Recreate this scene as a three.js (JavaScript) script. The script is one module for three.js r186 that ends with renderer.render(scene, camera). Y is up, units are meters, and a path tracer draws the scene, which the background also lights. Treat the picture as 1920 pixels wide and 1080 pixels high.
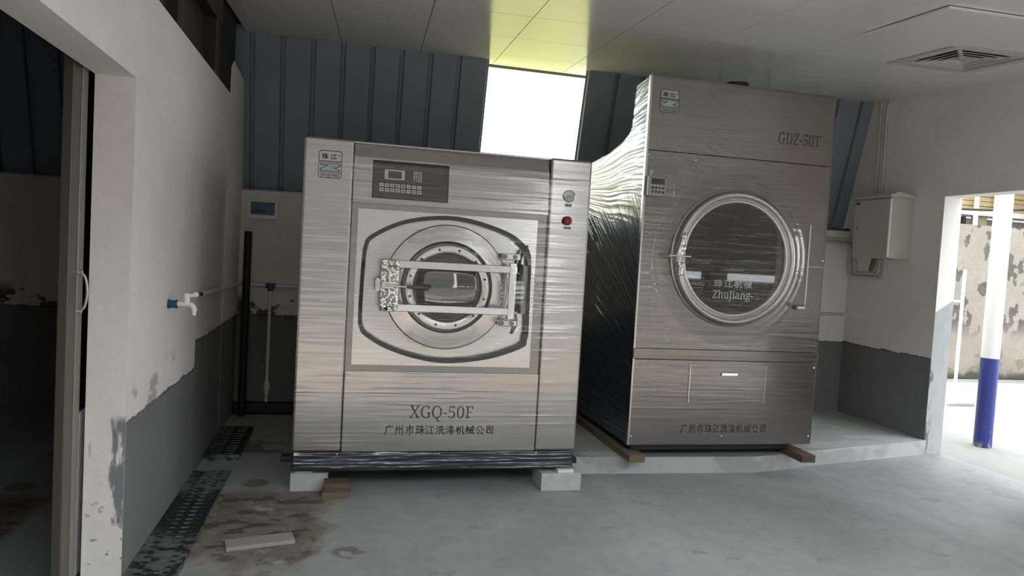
import * as THREE from 'three';
import { RoundedBoxGeometry } from 'three/addons/geometries/RoundedBoxGeometry.js';
import { TextGeometry } from 'three/addons/geometries/TextGeometry.js';
import { FontLoader } from 'three/addons/loaders/FontLoader.js';
import { mergeGeometries } from 'three/addons/utils/BufferGeometryUtils.js';

// ------------------------------------------------------------------ camera, sky, sun, exposure
const scene = new THREE.Scene();
const rad = (d) => d * Math.PI / 180;
const camera = new THREE.PerspectiveCamera(2 * Math.atan(540 / 1338.72) * 180 / Math.PI, 16 / 9, 0.05, 200);
{
  const yaw = rad(13.1984), pitch = rad(2.6981), roll = rad(3.2717);
  const F = new THREE.Vector3(Math.sin(yaw) * Math.cos(pitch), -Math.sin(pitch), -Math.cos(yaw) * Math.cos(pitch));
  const R = new THREE.Vector3(Math.cos(yaw), 0, Math.sin(yaw));
  const U = new THREE.Vector3().crossVectors(R, F);
  const R2 = R.clone().multiplyScalar(Math.cos(roll)).addScaledVector(U, Math.sin(roll));
  const U2 = R.clone().multiplyScalar(-Math.sin(roll)).addScaledVector(U, Math.cos(roll));
  camera.quaternion.setFromRotationMatrix(new THREE.Matrix4().makeBasis(R2, U2, F.clone().negate()));
  camera.position.set(0, 1.4, 0);
}
scene.background = new THREE.Color().setRGB(0.95, 0.98, 1.0);
scene.backgroundIntensity = 3.2;
const sun = new THREE.DirectionalLight(new THREE.Color().setRGB(1, 0.93, 0.8), 5);
sun.position.set(3 - 9, 17, -4 - 2.4); sun.target.position.set(3, 0, -4);
sun.castShadow = true; sun.shadow.mapSize.set(2048, 2048);
Object.assign(sun.shadow.camera, { left: -14, right: 14, top: 14, bottom: -14, near: 1, far: 50 });
scene.add(sun, sun.target);
const renderer = new THREE.WebGLRenderer({ antialias: true });
renderer.toneMapping = THREE.LinearToneMapping;
renderer.toneMappingExposure = 1.43;
renderer.shadowMap.enabled = true;

// ------------------------------------------------------------------ helpers
let seed = 7;
const rnd = () => { seed = (seed * 1664525 + 1013904223) >>> 0; return seed / 4294967296; };
const rr = (a, b) => a + (b - a) * rnd();
const V = (x, y, z) => new THREE.Vector3(x, y, z);
const taken = {};
const numbered = (n) => { const k = taken[n] = (taken[n] ?? -1) + 1; return k ? n + '_' + String(k).padStart(3, '0') : n; };
function metreUV(g) {              // uv in metres, laid on by the face direction
  const p = g.attributes.position, n = g.attributes.normal, uv = new Float32Array(p.count * 2);
  for (let i = 0; i < p.count; i++) {
    const ax = Math.abs(n.getX(i)), ay = Math.abs(n.getY(i)), az = Math.abs(n.getZ(i));
    if (ax >= ay && ax >= az) { uv[2 * i] = -p.getZ(i); uv[2 * i + 1] = p.getY(i); }
    else if (az >= ay) { uv[2 * i] = p.getX(i); uv[2 * i + 1] = p.getY(i); }
    else { uv[2 * i] = p.getX(i); uv[2 * i + 1] = -p.getZ(i); }
  }
  g.setAttribute('uv', new THREE.BufferAttribute(uv, 2));
  return g;
}
const box = (x0, x1, y0, y1, z0, z1) => metreUV(new THREE.BoxGeometry(x1 - x0, y1 - y0, z1 - z0).translate((x0 + x1) / 2, (y0 + y1) / 2, (z0 + z1) / 2));
function rbox(x0, x1, y0, y1, z0, z1, r = 0.006, s = 2) {
  const w = x1 - x0, h = y1 - y0, d = z1 - z0;
  return metreUV(new RoundedBoxGeometry(w, h, d, s, Math.min(r, w / 2.1, h / 2.1, d / 2.1)).translate((x0 + x1) / 2, (y0 + y1) / 2, (z0 + z1) / 2));
}
const merge = (gs) => mergeGeometries(gs.map((g) => { const q = g.index ? g.toNonIndexed() : g; for (const k of Object.keys(q.attributes)) if (!['position', 'normal', 'uv'].includes(k)) q.deleteAttribute(k); return q; }));
// a shape in x,y pushed along z from z0 to z1
const dedupe = (pts) => pts.filter((p, i) => p.distanceTo(pts[(i + 1) % pts.length]) > 1e-5);
function slab(shape_, z0, z1, bevel = 0, cs = 32) {
  const shape = new THREE.Shape(dedupe(shape_.getPoints(cs))); if (shape_.holes.length) bevel = 0; shape.holes = shape_.holes.map((h) => new THREE.Path(dedupe(h.getPoints(cs))));
  const g = new THREE.ExtrudeGeometry(shape, { depth: z1 - z0 - 2 * bevel, bevelEnabled: bevel > 0, bevelSize: bevel, bevelThickness: bevel, bevelOffset: -bevel, bevelSegments: 2, curveSegments: cs });
  return metreUV(g.translate(0, 0, z0 + bevel));
}
const poly = (pts) => new THREE.Shape(pts.map(([x, y]) => new THREE.Vector2(x, y)));
const circ = (x, y, r) => new THREE.Path().absarc(x, y, r, 0, Math.PI * 2, true);
const disc = (x, y, r) => new THREE.Shape().absarc(x, y, r, 0, Math.PI * 2, false);
// polygon in (x,z) pushed up from y0 to y1
function prism(pts, y0, y1) {
  const g = new THREE.ExtrudeGeometry(poly(pts.map(([x, z]) => [x, -z])), { depth: y1 - y0, bevelEnabled: false });
  return metreUV(g.rotateX(-Math.PI / 2).translate(0, y0, 0));
}
// profile [[radius, z]...] turned about the z axis through (x,y)
function turned(profile, x, y, seg = 64) {
  const g = new THREE.LatheGeometry(profile.map(([r, z]) => new THREE.Vector2(r, z)), seg);
  return g.rotateX(Math.PI / 2).translate(x, y, 0);
}
const cylZ = (x, y, z0, z1, r, seg = 20) => new THREE.CylinderGeometry(r, r, z1 - z0, seg).rotateX(Math.PI / 2).translate(x, y, (z0 + z1) / 2);
const cylX = (x0, x1, y, z, r, seg = 16) => new THREE.CylinderGeometry(r, r, x1 - x0, seg).rotateZ(Math.PI / 2).translate((x0 + x1) / 2, y, z);
const cylY = (x, z, y0, y1, r, seg = 20) => new THREE.CylinderGeometry(r, r, y1 - y0, seg).translate(x, (y0 + y1) / 2, z);
function tube(pts, r, seg = 40, tension = 0.5, rs = 10) {
  return new THREE.TubeGeometry(new THREE.CatmullRomCurve3(pts.map((p) => V(...p)), false, 'catmullrom', tension), seg, r, rs, false);
}
function bent(pts, r, rad_ = 0.05, rs = 10) {       // straight runs with rounded elbows
  const c = new THREE.CurvePath(); const q = pts.map((p) => V(...p));
  let from = q[0];
  for (let i = 1; i < q.length - 1; i++) {
    const a = q[i].clone().add(q[i - 1].clone().sub(q[i]).setLength(Math.min(rad_, q[i].distanceTo(q[i - 1]) * 0.45)));
    const b = q[i].clone().add(q[i + 1].clone().sub(q[i]).setLength(Math.min(rad_, q[i].distanceTo(q[i + 1]) * 0.45)));
    c.add(new THREE.LineCurve3(from, a)); c.add(new THREE.QuadraticBezierCurve3(a, q[i], b)); from = b;
  }
  c.add(new THREE.LineCurve3(from, q[q.length - 1]));
  return new THREE.TubeGeometry(c, 16 * q.length, r, rs, false);
}
function addMesh(name, g, m, parent) {
  const o = new THREE.Mesh(g, m); o.name = name; o.castShadow = o.receiveShadow = true; parent.add(o); return o;
}
function struct(name, g, m) { const o = addMesh(name, g, m, scene); o.userData.kind = 'structure'; return o; }
function structGroup(name, pos = [0, 0, 0]) { const o = new THREE.Group(); o.name = name; o.position.set(...pos); o.userData.kind = 'structure'; scene.add(o); return o; }
function thing(name, label, category, pos, group) {
  const o = new THREE.Group(); o.name = numbered(name); o.position.set(...pos); o.userData = { label, category }; if (group) o.userData.group = group;
  scene.add(o); return o;
}
const origin = (o) => { const p = V(0, 0, 0); for (let q = o; q && q !== scene; q = q.parent) p.add(q.position); return p; };
// geometry given in room coordinates becomes a child of parent
function part(parent, name, g, m, label) {
  const p = origin(parent); g.translate(-p.x, -p.y, -p.z);
  const o = addMesh(name, g, m, parent); if (label) o.userData.label = label; return o;
}
function single(name, g, m, label, category, group) {     // a thing of one mesh, its origin at its base
  g.computeBoundingBox(); const b = g.boundingBox, p = V((b.min.x + b.max.x) / 2, b.min.y, (b.min.z + b.max.z) / 2);
  g.translate(-p.x, -p.y, -p.z);
  const o = addMesh(numbered(name), g, m, scene); o.position.copy(p); o.userData = { label, category }; if (group) o.userData.group = group; return o;
}
// ---- noise and textures
const hash = (x, y, s) => { let h = (x * 374761393 + y * 668265263 + s * 1442695041) | 0; h = Math.imul(h ^ (h >>> 13), 1274126177); h ^= h >>> 16; return (h >>> 0) / 4294967296; };
function vn(x, y, s = 0) {
  const xi = Math.floor(x), yi = Math.floor(y), fx = x - xi, fy = y - yi, u = fx * fx * (3 - 2 * fx), v = fy * fy * (3 - 2 * fy);
  const a = hash(xi, yi, s), b = hash(xi + 1, yi, s), c = hash(xi, yi + 1, s), d = hash(xi + 1, yi + 1, s);
  return a + (b - a) * u + (c - a) * v + (a - b - c + d) * u * v;
}
function fbm(x, y, s = 0, o = 4) { let t = 0, a = 0.5, n = 0; for (let i = 0; i < o; i++) { t += a * vn(x, y, s + i * 17); n += a; a *= 0.5; x *= 2.03; y *= 2.03; } return t / n; }
const sm = (a, b, x) => { const t = Math.min(1, Math.max(0, (x - a) / (b - a))); return t * t * (3 - 2 * t); };
// texture over the metre rectangle u0..u1, v0..v1; f(u, v) gives sRGB 0..255 (colour) or one number 0..1 (data)
function texture(w, h, [u0, u1, v0, v1], f, data = false) {
  const a = new Uint8Array(w * h * 4);
  for (let j = 0; j < h; j++) for (let i = 0; i < w; i++) {
    const c = f(u0 + (i + 0.5) / w * (u1 - u0), v0 + (j + 0.5) / h * (v1 - v0)), k = 4 * (j * w + i);
    if (data) a[k] = a[k + 1] = a[k + 2] = Math.max(0, Math.min(255, c * 255));
    else { a[k] = Math.max(0, Math.min(255, c[0])); a[k + 1] = Math.max(0, Math.min(255, c[1])); a[k + 2] = Math.max(0, Math.min(255, c[2])); }
    a[k + 3] = 255;
  }
  const t = new THREE.DataTexture(a, w, h); t.magFilter = THREE.LinearFilter; t.minFilter = THREE.LinearMipmapLinearFilter; t.generateMipmaps = true;
  t.wrapS = t.wrapT = THREE.MirroredRepeatWrapping; t.repeat.set(1 / (u1 - u0), 1 / (v1 - v0)); t.offset.set(-u0 / (u1 - u0), -v0 / (v1 - v0));
  if (!data) t.colorSpace = THREE.SRGBColorSpace; t.needsUpdate = true; return t;
}
const mix3 = (a, b, t) => [a[0] + (b[0] - a[0]) * t, a[1] + (b[1] - a[1]) * t, a[2] + (b[2] - a[2]) * t];
const std = (o) => new THREE.MeshStandardMaterial(o);
const phys = (o) => new THREE.MeshPhysicalMaterial(o);
const hex = (c) => new THREE.Color(c);

// ------------------------------------------------------------------ materials
const WHITE = [220, 218, 213], GREY = [112, 114, 114];
// plaster with white paint above and grey paint below the uneven line wains(u)
function plaster(w, h, rect, wains, extra, s = 3) {
  return texture(w, h, rect, (u, v) => {
    const n = fbm(u * 3, v * 3, s, 4) - 0.5, f = fbm(u * 40, v * 40, s + 5, 3) - 0.5;
    let c = WHITE.map((x) => x + n * 16 + f * 7);
    if (wains) {
      const e = wains(u) + 0.012 * (fbm(u * 14, 3, s + 9, 3) - 0.5) + 0.008 * (vn(u * 60, v * 30, s) - 0.5);
      if (v < e) c = GREY.map((x) => x + n * 12 + f * 5);
      if (Math.abs(v - e) < 0.003 + 0.016 * Math.max(0, vn(u * 9, 1, s + 2) - 0.5)) c = mix3(c, [70, 70, 66], 0.75);
    }
    return extra ? extra(u, v, c) : c;
  });
}
const plasterBump = texture(512, 512, [0, 1.2, 0, 1.2], (u, v) => 0.5 * fbm(u * 10, v * 10, 41, 5) + 0.5 * fbm(u * 60, v * 60, 43, 2), true);
const wallMat = (map) => std({ map, roughness: 0.82, bumpMap: plasterBump, bumpScale: 0.0012 });
const leftMat = wallMat(plaster(1280, 768, [2.0, 6.4, 0, 2.64], (u) => u < 4.38 ? 0.642 : 0.795, (u, v, c) => {
  const d = sm(0.16, 0, Math.abs(v - 0.70)) * sm(0.6, 0.72, fbm(u * 6, v * 12, 77, 4)) * (u < 4.4 ? 1 : 0.3);
  return mix3(c, [96, 96, 92], d * 0.45);
}));
const jambMat = wallMat(plaster(256, 1536, [-1.1, -0.8, 0, 2.1], null, (u, v, c) => {
  const edge = u + 0.10 * (fbm(v * 3.5, 2, 5, 4) - 0.5), q = sm(-0.882, -0.872, edge) * sm(0.22, 0.25, v) * sm(0.68, 0.64, v) * sm(0.30, 0.55, fbm(u * 50, v * 14, 12, 4));
  const k = sm(0.62, 0.66, fbm(u * 30, v * 9, 16, 4)) * sm(-0.94, -0.955, u) * sm(0.75, 0.65, v) * sm(0.4, 0.5, v), e = sm(0.73, 0.76, fbm(u * 40, v * 40, 15, 3)) * sm(0.5, 0.1, v);
  return mix3(mix3(mix3(c, [100, 102, 106], q * 0.8), [120, 121, 124], k * 0.7), [110, 110, 112], e * 0.7);
}, 21));
const backMat = wallMat(plaster(1536, 640, [-1.4, 4.7, 0, 1.85], (u) => u < 2 ? 0.80 : 0.762, (u, v, c) => {
  if (u < 0.5) { const d = sm(0.14, 0.02, Math.abs(v - 0.86)) * sm(0.5, 0.56, fbm(u * 7, v * 9, 31, 4)); c = mix3(c, [58, 56, 52], d * 0.8); }
  return c;
}, 33));
const rightMat = wallMat(plaster(1024, 1024, [2.0, 6.0, 0, 3.1], (u) => 0.760, null, 51));
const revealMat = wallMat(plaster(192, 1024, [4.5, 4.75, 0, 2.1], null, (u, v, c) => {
  const e = 1.13 + (u - 4.545) * 0.62; let k = v < e ? [176, 178, 180].map((x) => x + 14 * (fbm(u * 20, v * 10, 61, 3) - 0.5)) : [236, 236, 234];  // sun above the slanting edge and shade below are painted in as tones
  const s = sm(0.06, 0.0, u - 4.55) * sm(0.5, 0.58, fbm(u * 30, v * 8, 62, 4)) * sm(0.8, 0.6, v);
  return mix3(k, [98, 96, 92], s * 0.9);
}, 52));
const plainWall = wallMat(plaster(512, 512, [0, 3, 0, 3], null, null, 71));

const floorMap = texture(2048, 2048, [-1.05, 4.95, 0.2, 6.2], (u, w) => {
  const z = -w, n = fbm(u * 1.1, w * 1.1, 81, 5) - 0.5, f = fbm(u * 18, w * 18, 83, 3) - 0.5, sw = fbm(u * 5 + 3 * fbm(u, w, 8, 2), w * 2.2, 85, 4) - 0.5;
  let c = [146, 149, 149].map((x) => x + n * 34 + f * 12 + sw * 18);
  // damp brown dirt on the slab beside the drain
  const in1 = sm(-0.70, -0.60, u) * sm(0.06, -0.16, u + 0.35 * (fbm(u * 4, w * 4, 91, 3) - 0.5)) * sm(-4.20, -4.06, z) * sm(-3.05, -3.35, z + 0.3 * (fbm(u * 5, w * 5, 92, 3) - 0.5));
  const k1 = in1 * sm(0.24, 0.40, fbm(u * 6, w * 6, 93, 5));
  const p2 = sm(0.10, 0.05, Math.hypot((u - 0.07) * 0.9, (z + 3.27)) * (0.7 + 0.9 * fbm(u * 14, w * 14, 94, 3))) * sm(0.40, 0.5, fbm(u * 16, w * 16, 95, 3));
  const p3 = sm(0.09, 0.06, Math.hypot(u + 0.45, (z + 4.27) * 1.0)) * sm(0.35, 0.5, fbm(u * 10, w * 10, 96, 3)) + sm(0.22, 0.12, Math.hypot(u + 0.50, (z + 5.02))) * sm(0.36, 0.5, fbm(u * 7, w * 7, 97, 3));
  c = mix3(c, [106, 99, 88].map((x) => x + f * 40), Math.min(1, k1) * 0.85);
  c = mix3(c, [66, 58, 48], k1 * sm(0.55, 0.66, fbm(u * 11, w * 16, 98, 4)) * 0.7);
  c = mix3(c, [98, 94, 86], Math.min(1, p2 + p3) * 0.8);
  // scattered dark scuffs
  const s = sm(0.74, 0.80, fbm(u * 7, w * 7, 99, 4)); c = mix3(c, [124, 124, 124], s * 0.5);
  return c;
});
const floorRough = texture(512, 512, [0, 4, 0, 4], (u, v) => 0.45 + 0.4 * fbm(u * 2.5, v * 2.5, 87, 5), true);
const floorMat = std({ map: floorMap, roughnessMap: floorRough, roughness: 1, bumpMap: plasterBump, bumpScale: 0.002 });
const platformMat = std({ map: texture(768, 512, [1.4, 4.6, 4.2, 6.0], (u, v) => { const n = fbm(u * 2, v * 2, 101, 5) - 0.5, f = fbm(u * 20, v * 20, 103, 3) - 0.5, s = sm(0.52, 0.62, fbm(u * 3, v * 5, 104, 4)); return mix3([156, 158, 157].map((x) => x + n * 26 + f * 10), [186, 189, 190], s * 0.6); }), roughness: 0.6, bumpMap: plasterBump, bumpScale: 0.002 });

const steelBump = texture(512, 512, [0, 0.6, 0, 0.6], (u, v) => 0.5 * fbm(u * 4, v * 110, 111, 2) + 0.5 * fbm(u * 3, v * 6, 112, 3), true);
const steelRough = texture(256, 256, [0, 1, 0, 1], (u, v) => 0.17 + 0.10 * fbm(u * 3, v * 60, 115, 3), true);
const steel = std({ color: new THREE.Color().setRGB(0.405, 0.397, 0.385), metalness: 1, roughness: 1, roughnessMap: steelRough, bumpMap: steelBump, bumpScale: 0.0008 });
const steelFilm = std({ color: new THREE.Color().setRGB(0.405, 0.397, 0.385), metalness: 1, roughness: 1, roughnessMap: steelRough, bumpMap: null, bumpScale: 0.0022 });
const dryerSteel = steelFilm.clone(); dryerSteel.color.setRGB(0.235, 0.22, 0.206);  // darker copy of the steel, dim reflections put into its colour
const steelDark = std({ color: new THREE.Color().setRGB(0.27, 0.265, 0.255), metalness: 1, roughness: 0.38, bumpMap: steelBump, bumpScale: 0.0008 });
const steelBright = std({ color: new THREE.Color().setRGB(0.56, 0.555, 0.54), metalness: 1, roughness: 0.24, bumpMap: steelBump, bumpScale: 0.0006 });
const chrome = std({ color: new THREE.Color().setRGB(0.75, 0.75, 0.74), metalness: 1, roughness: 0.12 });
const crumpled = std({ color: new THREE.Color().setRGB(0.72, 0.72, 0.70), metalness: 1, roughness: 0.2, bumpMap: texture(256, 256, [0, 0.3, 0, 0.3], (u, v) => Math.abs(fbm(u * 25, v * 18, 118, 3) - 0.5) * 2, true), bumpScale: 0.02 });
const rubber = std({ color: 0x1c1f20, roughness: 0.55 });
const blackPlastic = std({ color: 0x17191b, roughness: 0.4 });
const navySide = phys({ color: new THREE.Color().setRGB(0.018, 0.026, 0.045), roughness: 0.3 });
// stretch film: clear sheet with drawn-out wrinkles
const streaks = texture(1024, 2048, [0, 1.4, 0, 1.4], (u, v) => {
  const a = vn(u * 2.6, v * 62, 121), b = vn(u * 5 + 7, v * 105, 122), c = vn(u * 1.4 + 3, v * 40, 124), m = 0.25 + 0.75 * sm(0.40, 0.62, fbm(u * 1.6, v * 3.2, 123, 2));
  return 0.1 + m * (0.42 * Math.pow(a, 3) + 0.22 * Math.pow(b, 3) + 0.5 * Math.pow(c, 6));
}, true);
steelFilm.bumpMap = dryerSteel.bumpMap = streaks;
const film = phys({ color: 0xffffff, transmission: 1, thickness: 0, roughness: 0.07, ior: 1.55, bumpMap: streaks, bumpScale: 0.009, side: THREE.DoubleSide });
const slant = texture(1024, 1536, [1.8, 3.3, 0.2, 2.6], (u, v) => {
  const t = sm(2.02, 2.12, v), line = (y) => 0.42 * Math.pow(vn(u * 2.6, y * 62, 221), 3) + 0.22 * Math.pow(vn(u * 5 + 7, y * 105, 222), 3);
  const y2 = v + 0.42 * u, k = 0.8 * Math.pow(vn(u * 3.4, y2 * 48, 226), 5) * sm(0.42, 0.6, fbm(u * 2.2, v * 3, 227, 2)), m = 0.25 + 0.75 * sm(0.40, 0.62, fbm(u * 1.6, v * 3.2, 223, 2));
  return 0.1 + m * line(v) * (1 - 0.6 * t) + t * k;
}, true);
const dryerFilm = film.clone(); dryerFilm.bumpMap = slant; dryerFilm.bumpScale = 0.010;
const fan = texture(1024, 1024, [4.1, 5.7, 0.1, 2.7], (u, v) => {         // creases pulled towards the front edge
  const y = v, t = sm(1.55, 1.95, y), k1 = Math.atan2(y - 0.35, u - 3.2), k2 = Math.atan2(y - 2.0 - 0.05 * fbm(u * 2, v * 2, 9, 2), u - 6.6);
  const r = 0.6 * vn(k1 * 95, u * 2.2, 131) + 0.4 * vn(k1 * 210, u * 3, 132), s = 0.6 * vn(k2 * 90, u * 2, 133) + 0.4 * vn(k2 * 190, u * 3.5, 134);
  return Math.pow(r * (1 - t) + s * t, 1.6);
}, true);
const sideFilm = phys({ color: 0xffffff, transmission: 1, thickness: 0, roughness: 0.1, ior: 1.6, bumpMap: fan, bumpScale: 0.014, side: THREE.DoubleSide });
const baseWrap = phys({ color: new THREE.Color().setRGB(0.012, 0.014, 0.022), roughness: 0.16, ior: 1.9, bumpMap: texture(512, 256, [0, 1.2, 0, 0.3], (u, v) => fbm(u * 3, v * 60, 141, 3), true), bumpScale: 0.012 });
const ink = std({ color: 0x1b1b1d, roughness: 0.6 });
const inkBlue = std({ color: 0x22363f, roughness: 0.6 });
const paleBlue = std({ color: 0x9fb2b8, roughness: 0.4 });
const panelBlack = phys({ color: 0x14161d, roughness: 0.25, clearcoat: 0.6 });
const keyWhite = std({ color: 0xc4c6c8, roughness: 0.5 });
const lcd = phys({ color: 0x2b3236, roughness: 0.15 });
const whitePaint = std({ color: 0xdedfdc, roughness: 0.5 });
const whitePlastic = phys({ color: 0xdcdfdd, roughness: 0.32 });
const boxPaint = std({ color: 0xb9b8aa, roughness: 0.45 });
const tealPlastic = std({ color: 0x12486a, roughness: 0.4 });
const cladBlue = std({ color: new THREE.Color().setRGB(0.20, 0.235, 0.275), roughness: 0.5, metalness: 0.0 });
const ceilMat = phys({ color: new THREE.Color().setRGB(0.68, 0.685, 0.665), roughness: 0.15, ior: 1.6 });
const darkVoid = std({ color: 0x15171a, roughness: 0.9 });
const brownAlu = std({ color: 0x2a2420, roughness: 0.4 });
const brownGlass = phys({ color: 0x3f3731, roughness: 0.3, ior: 1.5 });
const aluGrey = std({ color: 0x56534b, roughness: 0.4, metalness: 0.25 });
const woodMap = (a, b, s) => texture(512, 256, [0, 1, 0, 0.5], (u, v) => { const g = fbm(u * 3, v * 60, s, 4), k = fbm(u * 9, v * 9, s + 3, 3); return mix3(a, b, 0.7 * g + 0.3 * k); });
const timber = std({ map: woodMap([62, 52, 42], [112, 98, 78], 151), roughness: 0.85 });
const timberMid = std({ map: woodMap([84, 74, 58], [128, 114, 88], 155), roughness: 0.85 });
const blockMat = std({ map: texture(256, 256, [0, 0.5, 0, 0.5], (u, v) => { const n = fbm(u * 20, v * 20, 157, 4) - 0.5; return [178 + n * 26, 179 + n * 26, 179 + n * 26]; }), roughness: 0.8 });
const timberPale = std({ map: woodMap([128, 112, 84], [172, 156, 120], 153), roughness: 0.85 });

// ------------------------------------------------------------------ floor and platform
struct('floor', merge([
  box(-0.632, 4.72, -0.15, 0, -6.35, -0.7), box(-4.2, -0.632, -0.15, 0, -6.45, -4.44), box(-4.2, -0.632, -0.15, 0, -2.0, -0.7),
  box(-4.2, -0.805, -0.15, 0, -4.44, -2.0)]), floorMat);
struct('drain_channel', box(-0.805, -0.632, -0.25, -0.13, -4.44, -2.0), std({ color: 0x1d1f1f, roughness: 0.5 }));
struct('platform', prism([[1.45, -4.352], [2.72, -4.318], [2.80, -4.322], [2.95, -4.350], [3.33, -4.452], [4.55, -4.705], [4.55, -5.85], [1.45, -5.99]], 0, 0.111), platformMat);

// ------------------------------------------------------------------ walls
const backZ = (x) => -6.06 + (x + 0.95) * 0.0545;           // masonry face, not quite square to the side walls
{
  const g = structGroup('wall_left');
  part(g, 'partition', box(-0.968, -0.821, 0, 2.39, -5.27, -3.075), leftMat);
  part(g, 'lintel', box(-0.968, -0.821, 2.0, 2.39, -3.075, -1.7), leftMat);
  part(g, 'partition', box(-0.968, -0.821, 0, 2.7, -1.7, -1.45), leftMat);
  part(g, 'jamb', box(-0.968, -0.8215, 0, 2.0, -3.0765, -3.0725), jambMat);
  // return wall behind the crack, broken along its top
  const top = [[-5.36, 2.40], [-5.36, 2.52], [-5.37, 2.60], [-5.40, 2.625], [-5.47, 2.660], [-5.50, 2.648], [-5.62, 2.645], [-5.80, 2.635], [-5.95, 2.62], [-6.0, 2.40], [-6.08, 2.0], [-6.11, 1.80]];
  const sh = poly([[5.36, 0], ...top.map(([z, y]) => [-z, y]), [6.11, 0]].reverse());
  const pg = new THREE.ExtrudeGeometry(sh, { depth: 0.14, bevelEnabled: false }).rotateY(Math.PI / 2).translate(-0.97, 0, 0);
  part(g, 'return_wall', metreUV(pg), leftMat);
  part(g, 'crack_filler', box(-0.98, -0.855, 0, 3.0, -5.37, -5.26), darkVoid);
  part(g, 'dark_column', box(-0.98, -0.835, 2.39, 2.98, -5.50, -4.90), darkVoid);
}
{   // dark aluminium window band over the left wall
  const g = structGroup('window_1');
  const z = [-4.87, -3.805, -2.83, -1.70];
  part(g, 'rail', box(-0.95, -0.825, 2.725, 2.99, -4.90, -1.70), brownAlu);
  part(g, 'rail', box(-0.95, -0.85, 2.39, 2.405, -4.90, -1.70), brownAlu);
  part(g, 'stile', box(-0.95, -0.828, 2.39, 2.80, -4.87, -4.69), brownAlu);
  part(g, 'bead', box(-0.83, -0.822, 2.40, 2.76, -4.735, -4.725), aluGrey);
  for (const m of [-3.84, -2.86]) { part(g, 'mullion', box(-0.94, -0.838, 2.39, 2.73, m, m + 0.07), brownAlu); part(g, 'bead', box(-0.84, -0.833, 2.40, 2.725, m - 0.004, m + 0.005), aluGrey); }
  for (let i = 0; i < 3; i++) part(g, 'pane', box(-0.90, -0.888, 2.39, 2.73, z[i], z[i + 1]), brownGlass);
}
{   // back wall: masonry below
  const w = (x0, x1) => prism([[x0, backZ(x0)], [x1, backZ(x1)], [x1, backZ(x1) - 0.2], [x0, backZ(x0) - 0.2]], 0, 1.79);
  struct('wall_back', w(-4.1, 4.72), backMat);
}
{   // right wall with the doorway
  const g = structGroup('wall_right');
  part(g, 'partition', box(4.547, 4.712, 0, 3.05, -6.1, -4.723), rightMat);
  part(g, 'lintel', box(4.547, 4.712, 2.046, 2.95, -4.723, -3.7), rightMat);
  part(g, 'partition', box(4.547, 4.712, 0, 2.8, -3.7, -1.6), rightMat);
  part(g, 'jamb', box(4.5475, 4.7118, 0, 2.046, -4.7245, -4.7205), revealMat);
}
{   // the dark room behind the left doorway
  const g = structGroup('wall_side_room');
  part(g, 'partition', box(-4.2, -4.05, 0, 3.0, -6.4, -1.45), plainWall);
  part(g, 'partition', box(-4.2, -0.968, 0, 2.68, -1.60, -1.45), plainWall);
}
struct('kerb', rbox(-0.83, 1.40, 0, 0.095, -6.10, -5.97, 0.02), std({ color: 0x16181a, roughness: 0.5 }));

// ------------------------------------------------------------------ sloping metal cladding above the masonry
const cladZ = (x, y) => -6.17 + (x + 0.82) * 0.0559 + 0.2555 * (y - 1.845);
{
  const g = structGroup('wall_back_upper');
  const ux = V(1, 0, 0.0559).normalize(), up = V(0, 1, 0.2555).normalize(), nn = new THREE.Vector3().crossVectors(ux, up).normalize(), L = 1.36;
  const sheet = (x0, x1) => {
    const w = (x1 - x0) / ux.x, t = 0.004;
    const f = [[0, -0.03], [0.013, -0.03], [0.02, 0], [w - 0.02, 0], [w - 0.013, -0.03], [w, -0.03]];
    const s = poly([...f, ...f.map(([a, b]) => [a, b - t]).reverse()].reverse());
    const q = new THREE.ExtrudeGeometry(s, { depth: L, bevelEnabled: false });
    q.translate(0, 0, -L).applyMatrix4(new THREE.Matrix4().makeBasis(ux, nn, up.clone().negate()).setPosition(x0, 1.80, cladZ(x0, 1.80)));
    return metreUV(q);
  };
  const ribs = []; for (let i = -14; i <= 7; i++) ribs.push(0.592 + (i - 6) * 0.2275);
  for (let i = 0; i + 1 < ribs.length; i++) part(g, 'panel', sheet(ribs[i], ribs[i + 1]), cladBlue);
  part(g, 'panel', sheet(ribs[ribs.length - 1], 1.064), cladBlue);
  const r2 = [1.881]; for (let x = 2.145; x < 4.6; x += 0.2275) r2.push(x); r2.push(4.60);
  for (let i = 0; i + 1 < r2.length; i++) part(g, 'panel', sheet(r2[i], r2[i + 1]), cladBlue);
}
{   // white sill strip at the foot of the cladding
  const s = prism([[-4.1, cladZ(-4.1, 1.8) + 0.035], [1.06, cladZ(1.06, 1.8) + 0.035], [1.06, cladZ(1.06, 1.8) - 0.06], [-4.1, cladZ(-4.1, 1.8) - 0.06]], 1.79, 1.808);
  struct('trim_1', s, std({ color: 0xa9aca8, roughness: 0.35, metalness: 0.6 }));
}

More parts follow.
